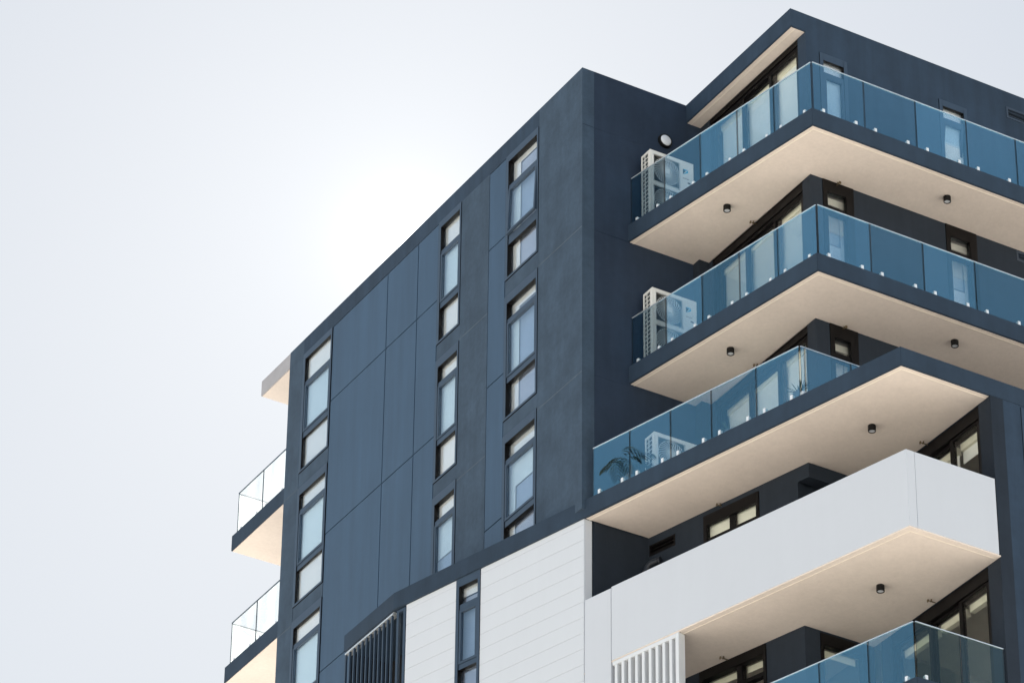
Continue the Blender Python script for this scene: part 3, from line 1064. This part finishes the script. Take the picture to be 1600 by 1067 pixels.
# ------------------------------------------------------------------ lights
def make_downlight(label):
    t = thing('downlight', label, 'downlight', (0, 0, 0), 'black downlights under the balconies', True)
    m_ = MB(); m_.lathe((0, 0, 0), (0, 0, -1), [(.0, .0005), (.064, .0005), (.066, .004), (.066, .108), (.062, .112), (.054, .112), (.052, .095)], 28)
    m_.build('housing', 'black', t, smooth=False)
    m_ = MB(); m_.lathe((0, 0, 0), (0, 0, -1), [(.0, .098), (.0515, .098)], 28)
    m_.build('lens', 'lens', t)
    return t
zs1, zs2, zs3, zs4 = H - 3.508, H - 6.506, H - 9.483, H - 12.482
DL = [('black downlight under the topmost balcony, above the splayed glass front', (1.84, -1.87, zs1)),
      ('black downlight under the topmost balcony, along its right hand run', (4.97, -4.12, zs1)),
      ('black downlight under the second balcony, above the terrace glass', (1.84, -1.88, zs2)),
      ('black downlight under the second balcony, right of the band corner', (4.97, -4.10, zs2)),
      ('black downlight under the dark band, above the white balcony', (2.50, -4.97, zs3)),
      ('black downlight under the white balcony', (2.515, -4.99, zs4))]
d = make_downlight(DL[0][0]); d.location = DL[0][1]
for lab, loc in DL[1:]:
    c = copy_tree(d); c.location = loc; c['label'] = lab

t = thing('wall_light', 'round bulkhead wall light with white diffuser on the dark side wall', 'wall light', (1.752, 0, H - 1.01))
m_ = MB(); m_.lathe((1.752, -.0005, H - 1.01), (0, -1, 0), [(0, 0), (.138, 0), (.142, .006), (.142, .058), (.136, .066), (.112, .066), (.110, .055)], 40)
m_.build('rim', 'black', t, smooth=False)
m_ = MB(); m_.lathe((1.752, -.0005, H - 1.01), (0, -1, 0), [(.1105, .056), (.109, .068), (.095, .080), (.06, .088), (.0, .090)], 40)
m_.build('diffuser', 'lens', t, smooth=True)

def make_sprinkler(label):
    t = thing('sprinkler', label, 'sprinkler', (0, 0, 0), 'fire sprinklers under the balconies', True)
    m_ = MB()
    m_.tube([(.10, 0, -.055), (.0, 0, -.055), (-.03, 0, -.06)], [.013, .013, .017], 10)
    m_.tube([(.0, 0, -.0), (.0, 0, -.05)], .012, 8)
    m_.build('pipe', 'brass', t)
    m_ = MB()
    m_.tube([(-.03, 0, -.045), (-.055, .028, -.05), (-.085, .0, -.062)], .006, 6)
    m_.tube([(-.03, 0, -.075), (-.055, -.028, -.07), (-.085, .0, -.062)], .006, 6)
    m_.tube([(-.03, 0, -.06), (-.085, 0, -.062)], .004, 6)
    m_.build('yoke', 'brass', t)
    m_ = MB()
    m_.lathe((-.086, 0, -.062), (-1, 0, -.1), [(0, 0), (.034, .0), (.036, .004), (0, .006)], 14)
    for k in range(3):
        m_.cbox(-.092, -.088, -.02 + .016 * k, -.014 + .016 * k, -.10, -.085)
    m_.build('deflector', 'brass', t)
    return t
SP = [('small brass sprinkler under the topmost balcony, over the sliding doors', (2.50, -1.72, zs1), 0),
      ('small brass sprinkler under the topmost balcony, over the narrow window', (3.09, -3.48, zs1), 90),
      ('small brass sprinkler under the second balcony, over the narrow window', (3.10, -3.48, zs2), 90),
      ('small brass sprinkler under the second balcony, over the sliding doors', (2.50, -1.72, zs2), 0),
      ('small brass sprinkler under the dark band, over the tall doors', (3.50, -5.02, zs3), 0),
      ('small brass sprinkler under the dark band, over the paired window', (1.75, -1.60, zs3), 0),
      ('small brass sprinkler under the white balcony, over the tall doors', (3.46, -5.06, zs4), 0),
      ('small brass sprinkler under the white balcony, right of the white batten screen', (1.68, -1.72, zs4), 0)]
s0 = make_sprinkler(SP[0][0])
for i, (lab, loc, a) in enumerate(SP):
    c = s0 if i == 0 else copy_tree(s0)
    c.location = loc; c.rotation_euler = (0, 0, R(a)); c['label'] = lab; c.scale = (.78, .78, .78)

# vent pipe elbow behind the white parapet
t = thing('vent_pipe', 'navy elbow vent pipe behind the white balcony front', 'pipe', (1.05, -.25, H - 12.15))
m_ = MB()
pc = Vector((1.20, -.30, H - 10.20))
pts = [pc + Vector((-.06, .05, -1.9)), pc + Vector((-.06, .05, -.12))]
for k in range(7):
    w = math.pi / 2 * k / 6
    pts.append(pc + Vector((-.06 + .13 * (1 - math.cos(w)) * .55, .05 - .13 * (1 - math.cos(w)), -.12 + .13 * math.sin(w))))
pts.append(pts[-1] + Vector((.045, -.08, 0)))
m_.tube(pts, .062, 20)
m_.build('pipe', 'pipe', t, smooth=True)
m_ = MB()
q0, q1 = pts[-1], pts[-1] + (pts[-1] - pts[-2]).normalized() * .03
m_.tube([q0, q1], .072, 20)
m_.tube([pts[1] + Vector((0, 0, -.03)), pts[1] + Vector((0, 0, .01))], .070, 20)
m_.build('collar', 'pipe', t)

# ------------------------------------------------------------------ plants on the terrace
def blade(m_, base, dirv, length, width, droop, seg=6, fold=.25, mi=0):
    d_ = Vector(dirv).normalized()
    side = d_.cross(Vector((0, 0, 1)))
    side = side.normalized() if side.length > .05 else Vector((1, 0, 0))
    p = Vector(base); k = len(m_.v)
    for i in range(seg + 1):
        f = i / seg
        w = width * (math.sin(math.pi * (.12 + .86 * f)) ** .8)
        up = Vector((0, 0, w * fold))
        m_.v += [p - side * w + up, p, p + side * w + up]
        d_ = (d_ + Vector((0, 0, -droop / seg))).normalized()
        p = p + d_ * (length / seg)
    for i in range(seg):
        a = k + i * 3
        m_.f += [(a, a + 1, a + 4, a + 3), (a + 1, a + 2, a + 5, a + 4)]; m_.m += [mi, mi]

def planter(t, x, y, z, w, h):
    m_ = MB()
    b_, tp = w * .40, w * .5
    m_.hexa([(x - b_, y - b_, z), (x + b_, y - b_, z), (x + b_, y + b_, z), (x - b_, y + b_, z),
             (x - tp, y - tp, z + h), (x + tp, y - tp, z + h), (x + tp, y + tp, z + h), (x - tp, y + tp, z + h)])
    m_.build('planter', 'pot', t, .008)
    m_ = MB(); m_.cbox(x - tp * .86, x + tp * .86, y - tp * .86, y + tp * .86, z + h + .0005, z + h + .008)
    m_.build('soil', 'soil', t)

zt = H - 9.132
px_, py_ = .52, -.74
t = thing('potted_palm', 'potted palm with drooping fronds behind the terrace glass', 'plant', (px_, py_, zt))
planter(t, px_, py_, zt, .26, .2)
m_ = MB(); m_.tube([(px_, py_, zt + .2), (px_ + .01, py_ + .01, zt + .33), (px_, py_, zt + .45)], [.032, .026, .03], 9)
m_.build('trunk', 'trunk', t)
m_ = MB()
for k in range(11):
    w = 2 * math.pi * k / 11 + random.uniform(-.15, .15)
    el = random.uniform(.35, 1.1)
    L = random.uniform(.46, .60)
    d0 = Vector((math.cos(w) * math.cos(el), math.sin(w) * math.cos(el), math.sin(el)))
    p_ = Vector((px_, py_, zt + .45)); dd = d0.copy(); pts = [p_.copy()]
    for i in range(9):
        dd = (dd + Vector((0, 0, -.20))).normalized(); p_ = p_ + dd * L / 9; pts.append(p_.copy())
    m_.tube(pts, [.006 - .0005 * i for i in range(10)], 5)
    for i in range(2, 10):
        tng = (pts[i] - pts[i - 1]).normalized()
        sd = tng.cross(Vector((0, 0, 1))).normalized()
        ll = .17 * math.sin(math.pi * (i / 10.5)) + .04
        for sg in (-1, 1):
            blade(m_, pts[i], tng * .7 + sd * sg + Vector((0, 0, -.25)), ll, .0135, .5, 4)
m_.build('fronds', 'leaf', t, merge=False)

x_, y_ = 1.76, -4.0
t = thing('potted_yucca', 'spiky potted yucca in a tall grey planter at the terrace glass corner', 'plant', (x_, y_, zt))
planter(t, x_, y_, zt, .22, .54)
m_ = MB()
for k in range(30):
    w = random.uniform(0, 2 * math.pi); el = random.uniform(.25, 1.35)
    blade(m_, (x_ + .02 * math.cos(w), y_ + .02 * math.sin(w), zt + .56), (math.cos(w) * math.cos(el), math.sin(w) * math.cos(el), math.sin(el)),
          random.uniform(.17, .30), .011, random.uniform(.1, .5), 5)
m_.build('leaves', 'yucca', t, merge=False)
x_, y_ = 1.06, -2.95
t = thing('potted_yucca', 'small spiky plant low behind the middle of the terrace glass', 'plant', (x_, y_, zt))
planter(t, x_, y_, zt, .17, .13)
m_ = MB()
for k in range(24):
    w = random.uniform(0, 2 * math.pi); el = random.uniform(.2, 1.4)
    blade(m_, (x_, y_, zt + .14), (math.cos(w) * math.cos(el), math.sin(w) * math.cos(el), math.sin(el)), random.uniform(.12, .24), .009, .4, 5)
m_.build('leaves', 'yucca', t, merge=False)

# ------------------------------------------------------------------ ground
m, nt, b = nodes_of('pale_bounce_ground')  # unseen ground, kept pale so it bounces light up onto the soffits
v = coords(nt)
n1 = noise(nt, v, .05, 6, .6)
nt.links.new(ramp(nt, n1, [(.3, (.46, .435, .395)), (.7, (.55, .52, .47))]), b.inputs['Base Color'])
b.inputs['Roughness'].default_value = .9
M['ground'] = m
mb = MB(); mb.add([(-2500, -2500, 0), (2500, -2500, 0), (2500, 2500, 0), (-2500, 2500, 0)], [(0, 1, 2, 3)])
g = mb.build('ground', 'ground')
g['kind'] = 'structure'

for o in bpy.data.objects:
    if '_org' in o:
        del o['_org']

# ------------------------------------------------------------------ camera
cam = bpy.data.cameras.new('camera')
cam.sensor_width = 36.0
cam.lens = 6424.0 / 1600 * 36
cam.clip_end = 6000
cam.clip_start = .5
co = bpy.data.objects.new('camera', cam)
COL.objects.link(co)
az, pit, rol = R(59.625), R(33.0402), R(.7071)
fw = Vector((math.cos(az) * math.cos(pit), math.sin(az) * math.cos(pit), math.sin(pit)))
up = Vector((-math.cos(az) * math.sin(pit), -math.sin(az) * math.sin(pit), math.cos(pit)))
rt = Vector((math.sin(az), -math.cos(az), 0))
r2 = rt * math.cos(rol) + up * math.sin(rol)
u2 = up * math.cos(rol) - rt * math.sin(rol)
mw = Matrix((r2, u2, -fw)).transposed().to_4x4()
mw.translation = Vector((-31.39, -51.145, H - 44.987))
co.matrix_world = mw
S.camera = co

# ------------------------------------------------------------------ daylight: sun just behind the roof edge
SKY_TINT = (.975, 1.01, 1.04)
SUN_EL, SUN_AZ = 34.39, 61.46          # azimuth counter-clockwise from +X
sd = Vector((math.cos(R(SUN_AZ)) * math.cos(R(SUN_EL)), math.sin(R(SUN_AZ)) * math.cos(R(SUN_EL)), math.sin(R(SUN_EL))))
sl = bpy.data.lights.new('sun', 'SUN')
sl.energy = 5.0
sl.angle = R(.5)
sl.color = (1, .95, .87)
so = bpy.data.objects.new('sun', sl)
so.rotation_euler = (-sd).to_track_quat('-Z', 'Y').to_euler()
so.location = (20, 20, 80)
COL.objects.link(so)
w = bpy.data.worlds.new('World')
S.world = w
w.use_nodes = True
nt = w.node_tree
bg = nt.nodes['Background']
sky = nt.nodes.new('ShaderNodeTexSky')
sky.sky_type = 'NISHITA'
sky.sun_disc = False
sky.sun_elevation = R(SUN_EL)
sky.sun_rotation = R(90 - SUN_AZ)
sky.air_density = 1.0
sky.dust_density = 0.3
sky.ozone_density = 1.0
sky.altitude = 0
# hazy air: the bright part of the sky rolls off, and a narrow aureole surrounds the sun
KNEE = 2.2
def vm(op, a, b=None):
    n = N(nt, 'ShaderNodeVectorMath', operation=op)
    for i, v in enumerate((a, b)):
        if v is None: continue
        if isinstance(v, tuple): n.inputs[i].default_value = v
        else: nt.links.new(v, n.inputs[i])
    return n
den = vm('ADD', vm('MULTIPLY', sky.outputs[0], (1 / KNEE,) * 3).outputs[0], (1, 1, 1))
comp = vm('DIVIDE', sky.outputs[0], den.outputs[0])
tint = vm('MULTIPLY', comp.outputs[0], SKY_TINT)
tc = N(nt, 'ShaderNodeTexCoord')
dt = vm('DOT_PRODUCT', tc.outputs['Generated'], tuple(sd))
ac_ = N(nt, 'ShaderNodeMath', operation='ARCCOSINE'); nt.links.new(dt.outputs['Value'], ac_.inputs[0])
def glow(amp, width):
    a = N(nt, 'ShaderNodeMath', operation='MULTIPLY'); nt.links.new(ac_.outputs[0], a.inputs[0]); a.inputs[1].default_value = -1 / R(width)
    e = N(nt, 'ShaderNodeMath', operation='EXPONENT'); nt.links.new(a.outputs[0], e.inputs[0])
    m_ = N(nt, 'ShaderNodeMath', operation='MULTIPLY'); nt.links.new(e.outputs[0], m_.inputs[0]); m_.inputs[1].default_value = amp
    return m_.outputs[0]
ad = N(nt, 'ShaderNodeMath', operation='ADD')
nt.links.new(glow(9.0, .20), ad.inputs[0]); nt.links.new(glow(.22, .9), ad.inputs[1])
ad2 = N(nt, 'ShaderNodeMath', operation='ADD')
nt.links.new(ad.outputs[0], ad2.inputs[0]); nt.links.new(glow(.50, 3.8), ad2.inputs[1])
cb = N(nt, 'ShaderNodeCombineXYZ')
for i in range(3): nt.links.new(ad2.outputs[0], cb.inputs[i])
warm = vm('MULTIPLY', cb.outputs[0], (1, .985, .95))
fin = vm('ADD', tint.outputs[0], warm.outputs[0])
nt.links.new(fin.outputs[0], bg.inputs['Color'])
bg.inputs['Strength'].default_value = .12

S.render.engine = 'CYCLES'
S.cycles.use_denoising = True
S.cycles.max_bounces = 10
S.cycles.diffuse_bounces = 5
S.cycles.transparent_max_bounces = 24
S.view_settings.view_transform = 'Standard'
S.view_settings.look = 'None'
S.view_settings.exposure = 1.95
S.view_settings.gamma = 1
